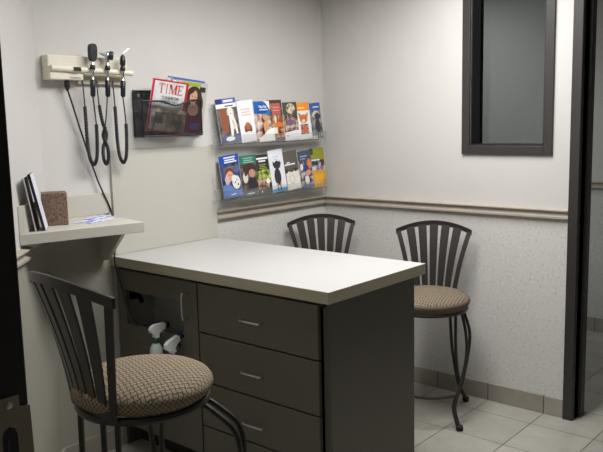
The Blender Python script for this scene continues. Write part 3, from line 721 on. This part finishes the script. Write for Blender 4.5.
# lower row
w, h = .142, .222
lay = [(photo((26,34,60),(50,66,112),(88,100,140),18), R(0,0,w,h)), (ink((28,70,168)), R(0,.178,w,h)), *lines(wt, .035, .125, (.206,.193,.182), .007), (ink((120,130,70)), R(.05,.155,.105,.161)), (ink((110,60,40)), E(.06,.125,.034,.03)), (ink((214,156,130)), E(.062,.112,.024,.027)), (ink((80,50,44)), E(.056,.118,.003,.003)), (ink((80,50,44)), E(.07,.116,.003,.003)), (ink((186,100,96)), E(.064,.1,.006,.002)), (ink((196,172,176)), [(.02,.1),(.04,.13),(.06,.085),(.03,.06)]), (ink((224,222,222)), E(.1,.075,.03,.036)), (ink((224,222,222)), E(.088,.095,.02,.02)), (BLK, E(.105,.088,.004,.004)), (BLK, E(.092,.075,.004,.005)), (BLK, E(.112,.062,.006,.005)), (ink((96,124,184)), [(0,.0),(w,0),(w,.03),(.09,.035),(.05,.07),(0,.07)]), (wt, R(.05,.012,.085,.018))]
bro(0, 1, -.903, w, h, -5, lay, 'brochure with deep blue header over a child hugging a spotted dog')
w, h = .116, .218
lay = [(photo((48,42,38),(78,66,60),(120,104,96),24), R(0,0,w,h)), (ink((46,112,94)), R(0,.172,w,h)), *lines(ink((150,190,176)), .025, .1, (.2,.188,.178), .005), (ink((60,42,34)), E(.065,.145,.045,.03)), (ink((190,140,116)), E(.078,.12,.022,.022)), (ink((206,202,198)), E(.03,.1,.018,.03)), (ink((60,54,50)), E(.034,.12,.01,.012)), (ink((40,38,40)), [(.04,.02),(.1,.02),(.1,.09),(.06,.1)]), (ink((92,96,104)), R(0,0,w,.028)), (wt, R(.03,.01,.08,.016))]
bro(0, 1, -.772, w, h, -2, lay, 'dark brochure with green header, a face and a dog')
w, h = .116, .216
lay = [(ink((44,44,42)), R(0,0,w,h)), (W_, R(.016,.19,.098,.2)), (wt, R(.03,.176,.08,.185)), *lines(ink((150,156,66)), .03, .085, (.158,.148,.138), .005), (photo((70,84,30),(150,164,64),(206,210,120),40), [(0,.07),(w,.06),(w,.128),(.06,.134),(0,.122)]), (photo((90,60,50),(150,116,96),(190,160,140),36), [(.0,.028),(.09,.028),(.1,.075),(.05,.085),(0,.08)]), (W_, E(.085,.068,.014,.014)), (ink((70,72,72)), R(0,0,w,.026)), (wt, R(.03,.01,.038,.02))]
bro(0, 1, -.654, w, h, -2, lay, 'black brochure with white title and yellow green leaves picture')
w, h = .108, .236
lay = [(ink((228,230,238)), R(0,0,w,h)), *lines(ink((190,196,214)), .03, .08, (.195,.18), .004), (ink((60,160,214)), R(0,0,w,.02)), *dog(ink((48,46,48)), 1.15, .05, .085), (ink((48,46,48)), [(.03,.15),(.024,.175),(.045,.158)]), (ink((48,46,48)), [(.072,.15),(.08,.175),(.058,.158)]), (ink((196,160,140)), R(.034,.025,.043,.05)), (ink((196,170,150)), R(.06,.025,.069,.05))]
bro(0, 1, -.534, w, h, -5, lay, 'tall white brochure with a small black dog and blue foot')
w, h = .122, .222
lay = [(ink((92,86,78)), R(0,0,w,h)), (W_, R(.018,.142,.1,.15)), (wt, R(.035,.153,.06,.16)), (ink((226,222,212)), [(.018,0),(w,0),(w,.10),(.1,.112),(.07,.1),(.04,.108),(.02,.095)]), (ink((200,194,182)), E(.062,.06,.022,.026)), (ink((228,224,216)), E(.062,.062,.016,.02)), (ink((50,44,42)), E(.028,.112,.01,.012)), (ink((40,44,70)), E(.098,.112,.01,.012)), (ink((96,70,56)), E(.06,.112,.01,.01)), (ink((140,136,128)), [(0,0),(.018,0),(.02,.095),(0,.11)])]
bro(0, 1, -.424, w, h, -5, lay, 'grey brown brochure with cream coloured dog in its lower half')
w, h = .108, .220
lay = [(photo((40,46,66),(110,104,110),(200,180,168),30), R(0,0,w,h)), (ink((66,76,96)), R(0,.16,w,h)), (ink((150,170,196)), R(.02,.185,.075,.192)), (ink((150,170,196)), R(.02,.17,.06,.176)), (ink((212,130,56)), E(.088,.14,.018,.03)), (ink((40,64,130)), E(.05,.12,.028,.02)), (ink((228,222,222)), E(.022,.128,.012,.02)), (ink((216,150,120)), E(.07,.09,.02,.016)), (ink((224,220,216)), E(.055,.05,.018,.026)), (ink((72,96,150)), R(.02,0,w,.022))]
bro(0, 1, -.292, w, h, -4, lay, 'collage brochure with dark blue top and orange patch')
w, h = .122, .232
lay = [(ink((214,156,34)), R(0,0,w,h)), (ink((142,148,36)), R(0,.165,w,h)), (ink((60,72,30)), R(0,.195,.03,h)), (photo((40,44,52),(130,140,160),(206,210,222),30), R(.006,.1,w-.004,.162)), (ink((224,228,234)), R(.0,.158,.08,.166)), (ink((90,40,44)), R(.09,.12,.11,.16)), (ink((40,56,84)), E(.045,.142,.025,.012)), (ink((186,204,224)), R(.01,.102,.05,.125)), (ink((196,84,84)), E(.055,.112,.012,.01)), (ink((226,172,60)), R(.02,.02,.1,.08))]
bro(0, 1, -.184, w, h, -2, lay, 'olive green and mustard yellow brochure, rightmost in the lower row')

# ------------------------------------------------------------------ stools
def make_stool(name, label, zs, loc, yaw, weave, front_az, rear_az, bulge, front_foot_az, foot_r, back, rs, tall, group=None):
    """round seated metal stool with fanned slat back; zs = height of the seat frame, chair faces local +x"""
    t = thing(name, label, 'stool', loc, yaw, group, True)
    lowz = -.006 if tall else -.014
    prof = [(0,lowz),(.160,lowz),(.176,lowz+.006),(.184,.011),(.188,.021),(.186,.031),(.178,.042),(.160,.052),(.12,.063),(.06,.070),(0,.072)]
    m = MB(); m.lathe([(r*rs, zs+h) for r, h in prof], n=56); m.build('seat', weave, t, True)
    m = MB()
    m.tube([(.170*rs*math.cos(2*PI*k/48), .170*rs*math.sin(2*PI*k/48), zs-.017) for k in range(48)], .0115, 8, cyclic=True)
    m.build('seat_frame', BRONZE, t, True)
    # back: posts, slats, rails follow one flared sheet. u in -1..1 across, v in 0..1 up
    bw_, tw_, arch, ctp, cbt, bx_, rec = back
    zb, zt = zs-.012, zs+(.329 if tall else .347)
    def S(u, v, d=0):
        f = .5*v+.5*v*v
        y = (bw_+(tw_-bw_)*f)*u
        x = bx_-rec*f-(cbt+(ctp-cbt)*f)*(1-u*u)
        z = zb+(zt-zb)*v+arch*(1-u*u)*v*v
        return Vector((x-d, y, z))
    def strip(name, u, w0, w1, v0=0, v1=.975):
        m = MB(); rings = []
        for i in range(13):
            v = v0+(v1-v0)*i/12; c = S(u, v); w = (w0+(w1-w0)*v)/2
            tu = (S(u+.01, v)-S(u-.01, v)).normalized(); nn = Vector((-1, 0, 0)); nn = (nn-tu*nn.dot(tu)).normalized()
            rings.append([c-tu*w-nn*.003, c+tu*w-nn*.003, c+tu*w+nn*.003, c-tu*w+nn*.003])
        m.loft(rings); return m.build(name, BRONZE, t, bev=.001)
    for u in (-1, 1): strip('back_post', u, .022, .024, -.02)
    for k in range(5): strip('slat', (-2+k)*.335, .028, .045, .045)
    def railp(name, v, hh):
        m = MB(); rings = []
        for i in range(25):
            u = -1.06+2.12*i/24 if v > .5 else -1+2*i/24
            c = S(u, v); a = Vector((0, 0, hh/2)); d = Vector((.0045, 0, 0))
            rings.append([c-a-d, c-a+d, c+a+d, c+a-d])
        m.loft(rings); return m.build(name, BRONZE, t, bev=.0012)
    railp('top_rail', .965, .026); railp('bottom_rail', .045, .022)
    # legs: pairs of bent rods that run together toward the foot
    def pol(r, a, z): return Vector((r*math.cos(a), r*math.sin(a), z))
    for sgn in (1, -1):
        for front in (True, False):
            m = MB()
            for q in (-1, 1):
                sp0 = q*math.radians(6.5); lo = zs-.02
                if front:
                    A0, A1 = math.radians(front_az), math.radians(front_foot_az)
                    if tall:
                        ctrl = [pol(.166, A0+sp0, lo), pol(.205, A0+sp0*.9, lo*.965), pol(bulge*.94, A0+sp0*.8, lo*.91), pol(bulge, A0+sp0*.7, lo*.83), pol(bulge*.97, A0+sp0*.5, lo*.70), pol(.215, A1+sp0*.3, lo*.45), pol(.205, A1+sp0*.2, lo*.22), pol(foot_r-.012, A1+sp0*.18, lo*.06), pol(foot_r, A1+sp0*.16, .012)]
                    else:
                        ctrl = [pol(.172, A0+sp0, lo), pol(bulge*(1.0 if q > 0 else .95), A0+sp0*.8-.02, lo*.80), pol(bulge*.99, A0*.8+A1*.2+sp0*.45, lo*.60), pol(.200, A0*.4+A1*.6+sp0*.25, lo*.38), pol(.203, A1+sp0*.2, lo*.20), pol(foot_r-.012, A1+sp0*.18, lo*.06), pol(foot_r, A1+sp0*.16, .012)]
                else:
                    A0 = math.radians(rear_az)
                    ctrl = [pol(.168, A0+sp0*1.1, lo), pol(.170, A0+sp0*1.0, lo*.80), pol(.176, A0+sp0*.7, lo*.58), pol(.194, A0+sp0*.35, lo*.36), pol(.220, A0+sp0*.2, lo*.18), pol(foot_r+.03, A0+.05+sp0*.18, lo*.06), pol(foot_r+.05, A0+.07+sp0*.16, .012)]
                ctrl = [Vector((c.x, c.y*sgn, c.z)) for c in ctrl]
                m.tube(smooth_path(ctrl, 6), .0078, 8)
            end = ctrl[-1]
            lg = m.build('leg', BRONZE, t, True)
            m = MB(); m.lathe([(0,0),(.016,0),(.018,.006),(.017,.022),(.010,.028),(0,.028)], (end.x, end.y, 0), 16); m.build('foot_cap', RUBBER, lg, True)
    zr = .165 if not tall else .30
    fa = math.radians(front_foot_az)
    m = MB(); m.tube([(.203*math.cos(-fa+2*fa*k/24), .203*math.sin(-fa+2*fa*k/24), zr) for k in range(25)], .0075, 8); m.build('foot_rest', BRONZE, t, True)
    return t
CS = 'metal counter stools against the right wall'
st = make_stool('counter_stool', 'dark metal stool with woven seat in full view against the right wall', .586, (-.376, -.959, 0), 3.565, WEAVE2, 82, 138, .206, 45, .238, (.109, .190, .042, .030, .010, -.172, .058), 1.10, False, CS)
s2 = copy_tree(st); s2.location = (-.413, -.338, 0); s2.rotation_euler.z = 3.937
s2['label'] = 'dark metal stool in the far corner, only its fanned back showing over the counter'
make_stool('bar_stool', 'tall dark metal stool with tan basket weave seat in front of the cabinet door', .794, (-2.374, -1.27, 0), -.099, WEAVE, 52, 152, .268, 47, .25, (.106, .207, .034, .055, .012, -.152, .050), 1.0, True)

# ------------------------------------------------------------------ lights
def area(name, loc, rot, sx, sy, power, col=(1,1,1)):
    l = bpy.data.lights.new(name, 'AREA'); l.shape = 'RECTANGLE'; l.size = sx; l.size_y = sy; l.energy = power; l.color = col
    o = bpy.data.objects.new(name, l); COL.objects.link(o); o.location = loc; o.rotation_euler = rot; return o
lamp = area('ceiling_lamp', (-1.12, -1.2, H-.02), (0,0,0), 1.5, .6, 50, (1, .992, .98))
lamp.data.spread = math.radians(166)
area('hall_fill', (-4.2, -2.6, H-.02), (0,0,0), .6, .6, .7, (1, .985, .96))  # unseen fill light added in the hallway behind the camera
area('corridor_fill', (.85, -.1, H-.02), (0,0,0), .5, .5, 8.0, (.97, 1, .98))  # unseen light added to brighten the corridor behind window and door
wd = bpy.data.worlds.new('world'); scn.world = wd; wd.use_nodes = True
wd.node_tree.nodes['Background'].inputs[0].default_value = (.8, .85, .9, 1); wd.node_tree.nodes['Background'].inputs[1].default_value = .1

# ------------------------------------------------------------------ camera
yaw, pitch, roll = .8618, .1401, -.022
f = Vector((math.sin(yaw)*math.cos(pitch), math.cos(yaw)*math.cos(pitch), -math.sin(pitch)))
r = Vector((math.cos(yaw), -math.sin(yaw), 0)); u = r.cross(f)
r2 = r*math.cos(roll)+u*math.sin(roll); u2 = -r*math.sin(roll)+u*math.cos(roll)
cd = bpy.data.cameras.new('camera'); cam = bpy.data.objects.new('camera', cd); COL.objects.link(cam)
cd.sensor_width = 36; cd.lens = 743.58*36/603; cd.clip_start = .02
M = Matrix((r2, u2, -f)).transposed().to_4x4(); M.translation = (-3.5536, -2.8561, 1.5062); cam.matrix_world = M
scn.camera = cam
for o in bpy.data.objects:
    if '_local' in o: del o['_local']
scn.view_settings.view_transform = 'Standard'
scn.view_settings.look = 'None'
scn.view_settings.exposure = 0
